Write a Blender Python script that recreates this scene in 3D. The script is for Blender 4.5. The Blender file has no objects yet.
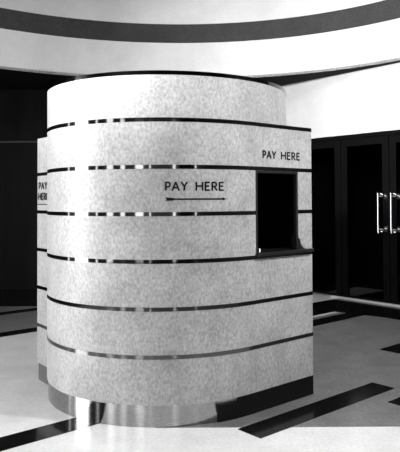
import bpy, math, random
from mathutils import Matrix, Vector
C = bpy.context.scene.collection
scn = bpy.context.scene
PI = math.pi

# ------------------------------------------------------------ camera
cd = bpy.data.cameras.new('camera')
cd.sensor_fit = 'AUTO'; cd.sensor_width = 36.0
cd.lens = 611.94 * 36 / 452
cd.shift_x = (200 - 230.155) / 452
cd.shift_y = (184.863 - 226) / 452
cam = bpy.data.objects.new('camera', cd); C.objects.link(cam)
cam.matrix_world = Matrix.Translation((0, 0, 1.5)) @ Matrix.Rotation(PI/2 + .0243, 4, 'X') @ Matrix.Rotation(-.0057, 4, 'Z')
scn.camera = cam

# ------------------------------------------------------------ world, exposure
w = bpy.data.worlds.new('World'); scn.world = w; w.use_nodes = True
w.node_tree.nodes['Background'].inputs[0].default_value = (.9, .9, .9, 1)
w.node_tree.nodes['Background'].inputs[1].default_value = .3
scn.view_settings.view_transform = 'Standard'
scn.view_settings.look = 'None'
scn.view_settings.gamma = 1
scn.view_settings.use_curve_mapping = False
scn.view_settings.exposure = 0.0
WIN_E = 7.0          # glow of the assumed windows, all out of view
def area(name, loc, rot, sx, sy, power):
    l = bpy.data.lights.new(name, 'AREA'); l.shape = 'RECTANGLE'; l.size = sx; l.size_y = sy
    l.energy = power
    o = bpy.data.objects.new(name, l); C.objects.link(o); o.location = loc; o.rotation_euler = rot
    return o
# (rotation: default points down)
dw = area('fill_light_west', (-5.45, 3.4, 1.8), (PI/2, 0, -PI/2), 1.3, 2.7, 72); dw.data.spread = math.radians(80)  # added unseen light at the assumed west window, makes the drum's bright streak
def aim(o, p): o.rotation_euler = (Vector(p) - o.location).to_track_quat('-Z', 'Y').to_euler()
es = area('fill_light_east', (2.6, 3.2, 3.75), (0, 0, 0), .3, .3, 50); aim(es, (.4, 4.5, 1.2)); es.data.spread = math.radians(100)  # unseen fill lamp, added to brighten the window side of the booth
ws = area('fill_light_wall', (-2.5, 1.8, 3.7), (0, 0, 0), .3, .3, 80); aim(ws, (2.0, 8.9, 2.95)); ws.data.spread = math.radians(60)  # added lamp out of view, brightens the upper right wall
area('fill_light_entrance', (-1.0, -3.2, 2.0), (PI/2, 0, 0), 5.0, 2.0, 5)  # weak fill added behind the camera, no such source in view
dome = area('assumed_dome_light', (-.69, 5.4, 5.0), (0, 0, 0), 3.0, 3.0, 105)  # light assumed inside the ceiling recess, source out of view
area('fill_light_vestibule', (2.2, 10.6, 2.3), (0, 0, 0), .5, .5, 10)  # unseen lamp added so the pale patch beyond the doors shows

# ------------------------------------------------------------ materials
def mat(name, v, rough=.5, metal=0., noise=0., scale=20., stretch=(1, 1, 1), spec=.5, bump=0., noise2=0., scale2=2.5):
    m = bpy.data.materials.new(name); m.use_nodes = True
    nt = m.node_tree; b = nt.nodes['Principled BSDF']
    b.inputs['Base Color'].default_value = (v, v, v, 1)
    b.inputs['Roughness'].default_value = rough; b.inputs['Metallic'].default_value = metal
    b.inputs['Specular IOR Level'].default_value = spec
    if noise or noise2:
        tc = nt.nodes.new('ShaderNodeTexCoord'); mp = nt.nodes.new('ShaderNodeMapping')
        mp.inputs['Scale'].default_value = stretch
        nt.links.new(tc.outputs['Object'], mp.inputs[0])
        last = None
        for a, s, d in ((noise, scale, 6), (noise2, scale2, 3)):
            if not a: continue
            n = nt.nodes.new('ShaderNodeTexNoise'); n.inputs['Scale'].default_value = s
            n.inputs['Detail'].default_value = d; n.inputs['Roughness'].default_value = .65
            nt.links.new(mp.outputs[0], n.inputs['Vector'])
            r = nt.nodes.new('ShaderNodeMapRange')
            r.inputs['From Min'].default_value = .32; r.inputs['From Max'].default_value = .68
            r.inputs['To Min'].default_value = 1 - a; r.inputs['To Max'].default_value = 1 + a
            nt.links.new(n.outputs['Fac'], r.inputs['Value'])
            if last is None: last = r.outputs[0]
            else:
                mu = nt.nodes.new('ShaderNodeMath'); mu.operation = 'MULTIPLY'
                nt.links.new(last, mu.inputs[0]); nt.links.new(r.outputs[0], mu.inputs[1]); last = mu.outputs[0]
        mu = nt.nodes.new('ShaderNodeMath'); mu.operation = 'MULTIPLY'; mu.inputs[1].default_value = v
        nt.links.new(last, mu.inputs[0])
        cc = nt.nodes.new('ShaderNodeCombineColor')
        for i in range(3): nt.links.new(mu.outputs[0], cc.inputs[i])
        nt.links.new(cc.outputs[0], b.inputs['Base Color'])
        if bump:
            bp = nt.nodes.new('ShaderNodeBump'); bp.inputs['Strength'].default_value = bump
            bp.inputs['Distance'].default_value = .002
            nt.links.new(last, bp.inputs['Height']); nt.links.new(bp.outputs[0], b.inputs['Normal'])
    return m
M = dict(
    panel=mat('mottled_panel', .355, .48, noise=.32, scale=60, noise2=.13, scale2=5, stretch=(1, 1, .7)),
    strip=mat('polished_strip', .12, .07, metal=1),
    plinth=mat('polished_plinth', .34, .10, metal=1, noise=.16, scale=30, stretch=(1, 1, 6), bump=.05),
    ink=mat('black_lettering', .008, .4, spec=.1),
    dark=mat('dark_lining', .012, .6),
    frame=mat('dark_bronze_frame', .03, .3, metal=.5),
    chrome=mat('chrome', .8, .12, metal=1),
    floor=mat('pale_terrazzo', .74, .22, noise=.10, scale=45, noise2=.08, scale2=3),
    floor_shade=mat('painted_floor_shade', .165, .28, noise=.38, scale=40, noise2=.2, scale2=4),
    black=mat('black_terrazzo', .006, .12, noise=.3, scale=50, spec=.25),
    plaster=mat('white_plaster', .72, .8, noise=.05, scale=50, noise2=.07, scale2=1.5),
    ring=mat('dark_grey_paint', .038, .8, noise=.20, scale=30, noise2=.2, scale2=2),
    soffit=mat('dark_soffit_paint', .012, .9, spec=.1),
    wood=mat('dark_panelling', .008, .6, noise=.3, scale=6, stretch=(1, 1, .1), spec=.15),
    door=mat('dark_door', .004, .6, spec=.06),
    wallgrey=mat('dark_grey_wall', .05, .6),
    lightstrip=mat('pale_metal', .06, .5),
    lit_patch=mat('painted_light_patch', .30, .7, noise=.2, scale=30),
)
g = bpy.data.materials.new('dark_glass'); g.use_nodes = True
nt = g.node_tree; nt.nodes.clear()
out = nt.nodes.new('ShaderNodeOutputMaterial'); mx = nt.nodes.new('ShaderNodeMixShader')
tr = nt.nodes.new('ShaderNodeBsdfTransparent'); tr.inputs[0].default_value = (.45, .45, .45, 1)
gl = nt.nodes.new('ShaderNodeBsdfGlossy'); gl.inputs['Roughness'].default_value = .02
mx.inputs[0].default_value = .004
nt.links.new(tr.outputs[0], mx.inputs[1]); nt.links.new(gl.outputs[0], mx.inputs[2]); nt.links.new(mx.outputs[0], out.inputs[0])
M['glass'] = g
def emit(name, e):
    m = bpy.data.materials.new(name); m.use_nodes = True
    b = m.node_tree.nodes['Principled BSDF']; b.inputs['Base Color'].default_value = (.8, .8, .8, 1)
    b.inputs['Emission Color'].default_value = (1, 1, 1, 1); b.inputs['Emission Strength'].default_value = e
    return m
M['win_glow'] = emit('assumed_window_glow', WIN_E)  # glowing panes of the assumed windows
M['lamp'] = emit('assumed_lamp_glow', 1.2)  # glow of the assumed ceiling lamp

# ------------------------------------------------------------ helpers
class MB:
    def __init__(s): s.v = []; s.f = []
    def quad(s, *p):
        n = len(s.v); s.v += [tuple(q) for q in p]; s.f.append(tuple(range(n, n+len(p)))); return s
    def prism(s, poly, z0, z1):           # poly CCW list of (x,y)
        n = len(s.v); k = len(poly)
        s.v += [(x, y, z0) for x, y in poly] + [(x, y, z1) for x, y in poly]
        s.f.append(tuple(range(n+k-1, n-1, -1))); s.f.append(tuple(range(n+k, n+2*k)))
        for i in range(k):
            j = (i+1) % k; s.f.append((n+i, n+j, n+k+j, n+k+i))
        return s
    def obox(s, o, ux, uy, uz, a, b):     # box in an oriented frame, a/b = min/max corners in (ux,uy,uz)
        n = len(s.v); o = Vector(o)
        for z in (a[2], b[2]):
            for x, y in ((a[0], a[1]), (b[0], a[1]), (b[0], b[1]), (a[0], b[1])):
                s.v.append(tuple(o + Vector(ux)*x + Vector(uy)*y + Vector(uz)*z))
        for q in ((3,2,1,0),(4,5,6,7),(0,1,5,4),(1,2,6,5),(2,3,7,6),(3,0,4,7)): s.f.append(tuple(n+i for i in q))
        return s
    def box(s, a, b): return s.obox((0,0,0), (1,0,0), (0,1,0), (0,0,1), a, b)
    def ring(s, po, pi_, z0, z1, closed=True):   # wall between outer polyline po and inner polyline pi_
        n = len(s.v); k = len(po)
        for P, z in ((po, z0), (po, z1), (pi_, z0), (pi_, z1)): s.v += [(x, y, z) for x, y in P]
        for i in range(k if closed else k-1):
            j = (i+1) % k
            s.f += [(n+i, n+j, n+k+j, n+k+i), (n+2*k+j, n+2*k+i, n+3*k+i, n+3*k+j),
                    (n+k+i, n+k+j, n+3*k+j, n+3*k+i), (n+j, n+i, n+2*k+i, n+2*k+j)]
        if not closed:
            s.f += [(n, n+k, n+3*k, n+2*k), (n+k-1, n+3*k-1, n+4*k-1, n+2*k-1)]
        return s
    def tube(s, pts, r, seg=10):
        pts = [Vector(p) for p in pts]; n0 = len(s.v)
        for i, p in enumerate(pts):
            t = (pts[min(i+1, len(pts)-1)] - pts[max(i-1, 0)]).normalized()
            a = Vector((0, 0, 1)) if abs(t.z) < .9 else Vector((1, 0, 0))
            u = t.cross(a).normalized(); v = t.cross(u).normalized()
            for k in range(seg):
                s.v.append(tuple(p + u*math.cos(2*PI*k/seg)*r + v*math.sin(2*PI*k/seg)*r))
        for i in range(len(pts)-1):
            for k in range(seg):
                a_, b_ = n0+i*seg+k, n0+i*seg+(k+1) % seg
                s.f.append((a_, b_, b_+seg, a_+seg))
        s.f.append(tuple(range(n0+seg-1, n0-1, -1))); s.f.append(tuple(range(len(s.v)-seg, len(s.v))))
        return s
    def build(s, name, m, parent=None, bevel=0, smooth=False):
        me = bpy.data.meshes.new(name); me.from_pydata(s.v, [], s.f); me.update()
        me.materials.append(m)
        o = bpy.data.objects.new(name, me); C.objects.link(o)
        if parent:
            o.parent = parent; o.matrix_parent_inverse = Matrix.Translation(-Vector(parent.location))
        if smooth:
            for p in me.polygons: p.use_smooth = True
            md = o.modifiers.new('edges', 'EDGE_SPLIT'); md.split_angle = math.radians(30)
        if bevel:
            md = o.modifiers.new('bevel', 'BEVEL'); md.width = bevel; md.segments = 2; md.limit_method = 'ANGLE'; md.angle_limit = math.radians(40)
        return o
def offset(P, d, closed=True):
    out = []; k = len(P)
    for i in range(k):
        p = Vector(P[i])
        a = Vector(P[i-1]) if (closed or i > 0) else None
        b = Vector(P[(i+1) % k]) if (closed or i < k-1) else None
        ns = []
        if a is not None:
            t = (p-a).normalized(); ns.append(Vector((t.y, -t.x)))
        if b is not None:
            t = (b-p).normalized(); ns.append(Vector((t.y, -t.x)))
        n = sum(ns, Vector((0, 0)))
        n.normalize(); c = max(.5, n.dot(ns[0]))
        q = p + n*d/c; out.append((q.x, q.y))
    return out
def struct(o): o['kind'] = 'structure'; return o
def thing(name, label, cat, loc, group=None):
    o = bpy.data.objects.new(name, None); C.objects.link(o); o.location = loc
    o['label'] = label; o['category'] = cat
    if group: o['group'] = group
    return o
bpy.context.view_layer.update()

# ------------------------------------------------------------ room
CX, CY, CR = -.69, 5.40, 4.236        # circular recess in the ceiling
WA = Vector((1.271, 9.733)); WD = Vector((.664, -.748)).normalized(); WN = Vector((-WD.y, WD.x))*1  # right wall line; WN points outwards
if WN.y < 0: WN = -WN
def wp(s, n=0., z=0.): q = WA + WD*s + WN*n; return (q.x, q.y, z)
WU, WV = (WD.x, WD.y, 0), (WN.x, WN.y, 0)
HEAD, CEIL = 2.465, 3.40

XL, YB, YF, XR = -5.6, 10.45, -3.6, 4.4
# floor (pale terrazzo) + shade painted as grey areas + black inlays
struct(MB().box((-7, -5, -.2), (7, 14, 0)).build('floor', M['floor']))
struct(MB().prism([(-.5, 4.068), (XR, 4.068), (XR, 6.2), (2.01, 8.67), (0, 6.87), (-.5, 6.87)], 0, .0008).build('trim_1', M['floor_shade']))  # shaded floor right of the booth, put in as a grey tone
D = Vector((.743, .669)); N = Vector((-.669, .743))
def inlay(n, s0, s1, t0, t1):
    P = [D*a + N*b for a, b in ((s0, t0), (s1, t0), (s1, t1), (s0, t1))]
    struct(MB().prism([(p.x, p.y) for p in P], .0004, .0016).build('trim_%d' % n, M['black']))
inlay(2, 2.73, 4.23, 2.76, 2.975)
inlay(3, 3.90, 5.40, 2.40, 2.615)
inlay(4, 5.20, 6.70, 3.345, 3.575)
inlay(5, .42, 2.6, 3.68, 3.895)
inlay(6, 1.75, 3.25, 6.74, 6.97)
inlay(7, 2.6, 4.10, 8.03, 8.24)
inlay(8, 4.80, 7.0, 4.74, 5.00)
P = [(XL, 6.6), (-2.78, 6.62), (-1.2, 8.0), (-1.2, YB), (XL, YB)]
struct(MB().prism(P, 0, .0008).build('trim_19', M['floor_shade']))  # soft shade on the far left floor, painted grey
# dark border of the floor along the walls
inlay(20, 5.3, 7.45, 5.17, 5.82)
P = [wp(1.15, -.95), wp(1.95, -.80), wp(3.8, -.80), wp(3.8, 0), wp(.85, 0)]
struct(MB().prism([(p[0], p[1]) for p in P], .0004, .0020).build('trim_9', M['black']))
struct(MB().box((XL, YB-1.7, .0004), (.1, YB, .0022)).build('trim_10', M['black']))

# left / back / front / right walls
def wall_with_holes(name, o, u, v, length, height, holes, m, thick=.25):
    """o origin, u along, v outwards; holes = [(a0,a1,z0,z1)] sorted along u"""
    mb = MB(); x = 0
    for a0, a1, z0, z1 in holes:
        if a0 > x: mb.obox(o, u, v, (0,0,1), (x, 0, 0), (a0, thick, height))
        if z0 > 0: mb.obox(o, u, v, (0,0,1), (a0, 0, 0), (a1, thick, z0))
        if z1 < height: mb.obox(o, u, v, (0,0,1), (a0, 0, z1), (a1, thick, height))
        x = a1
    if x < length: mb.obox(o, u, v, (0,0,1), (x, 0, 0), (length, thick, height))
    return struct(mb.build(name, m))
win_n = [0]
def window(o, u, v, a0, a1, z0, z1, bars=0):  # glowing windows assumed out of view, placed for reflections in the metal bands
    win_n[0] += 1
    r = struct(MB().obox(o, u, v, (0,0,1), (a0, .08, z0), (a1, .10, z1)).build('window_%d' % win_n[0], M['win_glow']))
    f = MB(); t = .035
    f.obox(o, u, v, (0,0,1), (a0, .02, z0), (a0+t, .12, z1)).obox(o, u, v, (0,0,1), (a1-t, .02, z0), (a1, .12, z1))
    f.obox(o, u, v, (0,0,1), (a0, .02, z0), (a1, .12, z0+t)).obox(o, u, v, (0,0,1), (a0, .02, z1-t), (a1, .12, z1))
    f.build('window_frame', M['frame'], r)
Z = (0, 0, 1)
lh = [(y-YF, y2-YF, .4, 3.2) for y, y2 in ((-3.3, -2.1), (-.75, .35), (1.5, 1.8), (2.7, 4.1), (4.75, 5.0))]
oL, uL, vL = (XL, YF, 0), (0, 1, 0), (-1, 0, 0)
wall_with_holes('wall_left', oL, uL, vL, YB-YF, CEIL, lh, M['wallgrey'])
for h in lh: window(oL, uL, vL, *h)
fh = [(x-XL, x2-XL, .3, 3.0) for x, x2 in ((-4.2, -2.95), (-2.2, -1.95), (.8, 1.2), (3.95, 4.25))]
oF, uF, vF = (XL, YF, 0), (1, 0, 0), (0, -1, 0)
wall_with_holes('wall_front', oF, uF, vF, XR-XL, CEIL, fh, M['wallgrey'])
for h in fh: window(oF, uF, vF, *h)
rh = []
oR, uR, vR = (XR, YF, 0), (0, 1, 0), (1, 0, 0)
sR = (XR - WA.x)/WD.x; yR = WA.y + WD.y*sR
wall_with_holes('wall_right', oR, uR, vR, yR-YF, CEIL, rh, M['wallgrey'])
for h in rh: window(oR, uR, vR, *h)
struct(MB().box((XL-.2, YB, 0), (.7, YB+.25, CEIL)).build('wall_back', M['wood']))
struct(MB().box((XL, YB-.035, HEAD+.03), (.6, YB, HEAD+.055)).build('trim_11', M['lightstrip']))
# diagonal wall: white plaster above the doors, opening below
D0, D1 = -.55, 2.95
mb = MB()
mb.obox(wp(0), WU, WV, Z, (-1.15, 0, HEAD), (sR+.1, .2, CEIL+.05))
struct(mb.build('wall_upper_right', M['plaster']))
mb = MB()
mb.obox(wp(0), WU, WV, Z, (-1.15, 0, 0), (D0, .2, HEAD)); mb.obox(wp(0), WU, WV, Z, (D1, 0, 0), (sR+.1, .2, HEAD))
struct(mb.build('wall_lower_right', M['wood']))
# doors
W = (D1-D0)/4
dc = 1.432            # meeting line of the middle pair
edges = [dc-2*.86, dc-.86, dc, dc+.86, dc+2*.86]
for i in range(4):
    a, b = edges[i]+.006, edges[i+1]-.006
    f = MB(); st = .11; y0, y1 = .05, .095
    f.obox(wp(0), WU, WV, Z, (a, y0, .02), (a+st, y1, HEAD-.05)).obox(wp(0), WU, WV, Z, (b-st, y0, .02), (b, y1, HEAD-.05))
    f.obox(wp(0), WU, WV, Z, (a+st, y0, .02), (b-st, y1, .05)).obox(wp(0), WU, WV, Z, (a+st, y0, HEAD-.17), (b-st, y1, HEAD-.05))
    d = struct(f.build('door_%d' % (i+1), M['door'], bevel=.003))
    MB().obox(wp(0), WU, WV, Z, (a+st, y0+.018, .05), (b-st, y0+.026, HEAD-.17)).build('glass_pane', M['glass'], d)
    if i in (1, 2):
        hs = 1.325 if i == 1 else 1.540
        sg = 1 if i == 1 else 1
        h = MB().tube([wp(hs, -.07, 1.02), wp(hs, -.07, 1.585)], .013, 12)
        for zz, dz in ((1.07, -.035), (1.535, .035)):
            h.tube([wp(hs, -.07, zz), wp(hs+.02, -.06, zz), wp(hs+.045, -.03, zz), wp(hs+.05, .05, zz)], .010, 10)
            h.tube([wp(hs+.045, -.03, zz), wp(hs+.055, -.03, zz+dz*.5), wp(hs+.045, -.03, zz+dz), wp(hs+.02, -.04, zz+dz)], .009, 10)
            h.obox(wp(0), WU, WV, Z, (hs+.02, .042, zz-.04), (hs+.075, .05, zz+.04))
        h.build('door_handle', M['chrome'], d, smooth=True)
# door frame head and threshold
struct(MB().obox(wp(0), WU, WV, Z, (D0, .02, HEAD-.05), (D1+.3, .12, HEAD)).build('trim_12', M['door']))
struct(MB().obox(wp(0), WU, WV, Z, (.42, -.035, 0), (3.4, .02, .022)).build('trim_13', M['plaster']))
# vestibule beyond the doors
mb = MB()
mb.obox(wp(0), WU, WV, Z, (-1.1, 2.6, 0), (4.2, 2.7, 2.7)); mb.obox(wp(0), WU, WV, Z, (-1.2, .2, 0), (-1.1, 2.7, 2.7)); mb.obox(wp(0), WU, WV, Z, (4.2, .2, 0), (4.3, 2.7, 2.7))
mb.obox(wp(0), WU, WV, Z, (-1.1, .2, 2.6), (4.2, 2.6, 2.7))
struct(mb.build('wall_vestibule', M['wood']))
struct(MB().obox(wp(0), WU, WV, Z, (-1.1, .2, 0), (4.2, 2.6, .002)).build('trim_14', M['black']))
struct(MB().obox(wp(0), WU, WV, Z, (.08, .24, .002), (.62, 1.1, .012)).build('trim_15', M['lit_patch']))  # paler sheet painting the patch of light on the vestibule floor

# ceiling: soffit at CEIL with a round recess, stepped rings rising in it
seg = 160
circ = lambda r, n=seg: [(CX+r*math.cos(2*PI*i/n), CY+r*math.sin(2*PI*i/n)) for i in range(n)]
big = []
for x, y in circ(1.0):                 # soffit outer edge: a rectangle
    dx, dy = x-CX, y-CY; t = min((7.0)/abs(dx) if dx else 1e9, (9.4)/abs(dy) if dy else 1e9); big.append((CX+dx*t, CY+dy*t))
struct(MB().ring(big, circ(CR), CEIL, CEIL+.04).build('ceiling', M['soffit']))
struct(MB().ring(circ(CR+.12), circ(CR), CEIL+.001, 3.985).build('trim_16', M['plaster'], smooth=True))
struct(MB().ring(circ(CR+.16), circ(CR+.004), 3.985, 4.285).build('trim_17', M['ring'], smooth=True))
struct(MB().ring(circ(CR+.16), circ(CR), 4.285, 5.15).build('trim_18', M['plaster'], smooth=True))
struct(MB().prism(circ(CR+.16), 5.15, 5.2).build('ceiling_dome', M['plaster']))
lp = thing('assumed_ceiling_lamp', 'assumed round opal glass ceiling lamp above the ticket booth', 'ceiling lamp', (CX, CY, 5.15))  # lamp assumed from the bright ceiling, itself out of view
MB().prism([(CX+1.2*math.cos(2*PI*i/48), CY+1.2*math.sin(2*PI*i/48)) for i in range(48)], 5.06, 5.13).build('lamp_glass', M['lamp'], lp)
MB().prism([(CX+1.26*math.cos(2*PI*i/48), CY+1.26*math.sin(2*PI*i/48)) for i in range(48)], 5.13, 5.15).build('lamp_rim', M['chrome'], lp)

# ------------------------------------------------------------ ticket booth
bx, by, R = -.5003, 5.0283, .9613
zk = lambda k: .1449 + .3155*(6-k)
arc = lambda a0, a1, n: [(bx+R*math.cos(math.radians(a0+(a1-a0)*i/n)), by+R*math.sin(math.radians(a0+(a1-a0)*i/n))) for i in range(n+1)]
Cc = Vector((.632, 4.753)); L = Vector((-1.633, 5.185))
T = Vector((bx+R*math.cos(math.radians(-48.1)), by+R*math.sin(math.radians(-48.1))))
FD = (Cc-T).normalized(); FN = Vector((FD.y, -FD.x))
front = arc(183.5, 311.9, 64)
S0, S1 = .052, .498                   # window along the flat
back = arc(10.4, 165, 48)
outline = [tuple(L)] + front + [tuple(Cc)] + back
# the same outline opened at the window: starts at its right jamb, ends at its left jamb
J0, J1 = T + FD*S0, T + FD*S1
opened = [tuple(J1), tuple(Cc)] + back + [tuple(L)] + front + [tuple(J0)]
circle = arc(0, 360*(1-1/128), 127)

booth = thing('ticket_booth', 'tall round pale mottled pay booth with dark polished bands and a side window', 'ticket booth', (bx, by, 0))
hb = .0135
def course(P, z0, z1, closed, m=M['panel'], d0=0., d1=-.035, name='panel_course', bev=.002):
    return MB().ring(offset(P, d0, closed), offset(P, d1, closed), z0, z1, closed).build(name, m, booth, smooth=True)
course(outline, 0, zk(6)-.002, True, M['plinth'], -.008, -.035, 'plinth')
for k in (5, 4, 3): course(outline, zk(k+1)+(hb if k < 5 else 0), zk(k)-hb, True)
for k in (2, 1): course(opened, zk(k+1)+hb, zk(k)-hb, False)
course(outline, zk(1)+hb, zk(0)-hb, True)
course(circle, zk(0)+hb, zk(-1)-hb, True)
for k in (5, 4, 3, 1, 0): course(outline, zk(k)-hb, zk(k)+hb, True, M['strip'], .0025, -.03, 'metal_band')
course(opened, zk(2)-hb, zk(2)+hb, False, M['strip'], .0025, -.03, 'metal_band')
course(circle, zk(-1)-hb, zk(-1)+hb, True, M['strip'], .0025, -.03, 'metal_band')
# black plate over the plinth under the window side, stepped at its left end
kp = arc(-64.8, -48.1, 12)
KM = MB()
hs_ = offset(kp + [tuple(Cc)], .0, False)
i0 = 7
KM.ring(offset(hs_[:i0+1], .001, False), offset(hs_[:i0+1], -.012, False), 0, .112, False)
KM.ring(offset(hs_[i0:], .001, False), offset(hs_[i0:], -.012, False), 0, .1425, False)
KM.build('plinth_plate', M['ink'], booth)
# roofs and dark inside
MB().prism(offset(outline, -.02), zk(0)-.02, zk(0)+.004).build('wing_roof', M['dark'], booth)
MB().prism(offset(circle, -.02), zk(-1)-.02, zk(-1)+.004).build('drum_roof', M['dark'], booth)
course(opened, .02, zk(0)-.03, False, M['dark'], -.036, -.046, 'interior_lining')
fo = lambda s, n, z: (T.x+FD.x*s+FN.x*n, T.y+FD.y*s+FN.y*n, z)
FU, FV = (FD.x, FD.y, 0), (FN.x, FN.y, 0)
# window: frame, jambs, glass, sill
wz0, wz1 = zk(3)+hb, zk(1)-hb
fr = MB(); t = .018
for a, b in (((S0, -.05, wz0), (S0+t, .004, wz1)), ((S1-t, -.05, wz0), (S1, .004, wz1)), ((S0+t, -.05, wz0), (S1-t, .004, wz0+t)), ((S0+t, -.05, wz1-t), (S1-t, .004, wz1))):
    fr.obox(fo(0,0,0), FU, FV, Z, a, b)
frame = fr.build('window_frame', M['frame'], booth, bevel=.002)
MB().obox(fo(0,0,0), FU, FV, Z, (S1-.012, .004, wz0+.06), (S1-.006, .008, wz1-.02)).build('frame_bead', M['chrome'], frame)
MB().obox(fo(0,0,0), FU, FV, Z, (S0+t, -.030, wz0+t+.11), (S1-t, -.025, wz1-t)).build('window_glass', M['glass'], booth)
MB().obox(fo(0,0,0), FU, FV, Z, (S0-.005, -.25, wz0-.005), (S1+.145, .035, wz0+.018)).build('window_sill', M['frame'], booth, bevel=.003)
# thin dark wedge painting the shadow on the jamb above the sill's right end
br = MB(); n = 8
prof = [(0, 0), (.085, 0)] + [(.085-.07*math.sin(PI/2*i/n), .072*(1-math.cos(PI/2*i/n))) for i in range(1, n+1)] + [(0, .085)]
q = [fo(S1+.002+u, .001, wz0+.018+v) for u, v in prof]; q2 = [fo(S1+.002+u, .008, wz0+.018+v) for u, v in prof]
n0 = len(q); br.v = [tuple(p) for p in q+q2]; br.f = [tuple(range(n0-1, -1, -1)), tuple(range(n0, 2*n0))] + [(i, (i+1) % n0, n0+(i+1) % n0, n0+i) for i in range(n0)]
br.build('jamb_shadow_wedge', M['frame'], booth)
kn = MB().tube([fo(S0+.045, -.005, wz0+.018), fo(S0+.045, -.005, wz0+.045)], .008, 12); kn.build('window_catch', M['chrome'], booth)
MB().obox(fo(0,0,0), FU, FV, Z, (-.25, -.62, 1.02), (S1+.03, -.06, 1.05)).build('counter', M['dark'], booth)

# lettering: stroked capitals bent onto the surface they stand on
def arcp(cx, cy, rx, ry, a0, a1, n=10): return [(cx+rx*math.cos(math.radians(a0+(a1-a0)*i/n)), cy+ry*math.sin(math.radians(a0+(a1-a0)*i/n))) for i in range(n+1)]
GL = {'P': (.58, [[(.07, 0), (.07, 1)], [(.07, .95), (.30, .95)] + arcp(.30, .69, .24, .26, 90, -90) + [(.07, .43)]]),
      'A': (.86, [[(.04, 0), (.43, .98)], [(.43, .98), (.82, 0)], [(.19, .33), (.67, .33)]]),
      'Y': (.74, [[(.03, 1), (.37, .47)], [(.71, 1), (.37, .47)], [(.37, .5), (.37, 0)]]),
      'H': (.78, [[(.07, 0), (.07, 1)], [(.71, 0), (.71, 1)], [(.07, .52), (.71, .52)]]),
      'E': (.56, [[(.07, 0), (.07, 1)], [(.07, .95), (.52, .95)], [(.07, .52), (.47, .52)], [(.07, .05), (.54, .05)]]),
      'R': (.64, [[(.07, 0), (.07, 1)], [(.07, .95), (.30, .95)] + arcp(.30, .71, .22, .24, 90, -90) + [(.07, .47)], [(.28, .47), (.60, 0)]])}
def word(mb, txt, u0, u1, z0, h, surf, wt=.18, gap=.17, thick=.003):
    tot = sum(GL[c][0] for c in txt) + gap*(len(txt)-1); sx = (u1-u0)/tot
    x = 0
    for c in txt:
        wd, strokes = GL[c]
        for st in strokes:
            pts = [Vector(((x+a)*sx, b*h)) for a, b in st]
            k = len(pts); lt = []; rt = []
            for i, p in enumerate(pts):
                t = (pts[min(i+1, k-1)]-pts[max(i-1, 0)]).normalized(); nn = Vector((-t.y, t.x))*wt*h/2
                lt.append(p+nn); rt.append(p-nn)
            n = len(mb.v)
            for lst, d in ((lt, thick), (rt, thick), (lt, 0), (rt, 0)):
                mb.v += [surf(u0+p.x, d, z0+p.y) for p in lst]
            for i in range(k-1):
                mb.f += [(n+i, n+i+1, n+k+i+1, n+k+i), (n+2*k+i, n+2*k+i+1, n+i+1, n+i), (n+k+i, n+k+i+1, n+3*k+i+1, n+3*k+i)]
            mb.f += [(n, n+k, n+3*k, n+2*k), (n+k-1, n+3*k-1, n+4*k-1, n+2*k-1)]
        x += wd + gap
def cyl(u, d, z):                     # u in degrees
    a = math.radians(u); r = R + d; return (bx+r*math.cos(a), by+r*math.sin(a), z)
def cylm(u, d, z): return cyl(-85.95 + math.degrees(u/R), d, z)
mb = MB(); dg = math.radians(1)*R
word(mb, 'PAY', 0, 8.9*dg, 1.563, .058, cylm); mb.build('lettering', M['ink'], booth); mb = MB(); word(mb, 'HERE', 12.2*dg, 24.3*dg, 1.563, .058, cylm)
mb.build('lettering', M['ink'], booth)
def bar(mb, pts, surf, thick=.003):    # flat polygon on a surface
    n = len(mb.v); k = len(pts); mb.v += [surf(u, thick, z) for u, z in pts] + [surf(u, 0, z) for u, z in pts]
    mb.f.append(tuple(range(n, n+k)))
    for i in range(k): mb.f.append((n+i, n+k+i, n+k+(i+1) % k, n+(i+1) % k))
mb = MB(); za = 1.506; U = 24.9*dg
for i in range(12): bar(mb, [(U*(.02+.96*i/12), za-.0048), (U*(.02+.96*(i+1)/12), za-.0048), (U*(.02+.96*(i+1)/12), za+.0048), (U*(.02+.96*i/12), za+.0048)], cylm)
bar(mb, [(U*.0, za-.011), (U*.12, za-.009), (U*.17, za), (U*.12, za+.009), (U*.0, za+.011), (U*.025, za)], cylm, .004)
bar(mb, [(U*.95, za-.010), (U*1.02, za), (U*.95, za+.010)], cylm, .004)
mb.build('direction_arrow', M['ink'], booth)
mb = MB(); flat = lambda u, d, z: fo(u, d, z)
word(mb, 'PAY', .125, .262, 1.797, .056, flat); mb.build('lettering', M['ink'], booth); mb = MB(); word(mb, 'HERE', .316, .524, 1.797, .056, flat)
mb.build('lettering', M['ink'], booth)
# narrow face on the left wing: the word pair stacked, with a rule below
LF = Vector(front[0]); LDv = (LF-L).normalized(); LNv = Vector((LDv.y, -LDv.x))
lf = lambda u, d, z: (L.x+LDv.x*u+LNv.x*d, L.y+LDv.y*u+LNv.y*d, z)
mb = MB()
word(mb, 'PAY', .035, .21, 1.598, .055, lf, .26); mb.build('lettering', M['ink'], booth); mb = MB(); word(mb, 'HERE', .025, .235, 1.508, .055, lf, .26); mb.build('lettering', M['ink'], booth); mb = MB()
bar(mb, [(.0, 1.466), (.25, 1.466), (.25, 1.474), (.0, 1.474)], lf)
mb.build('ruled_line', M['ink'], booth)
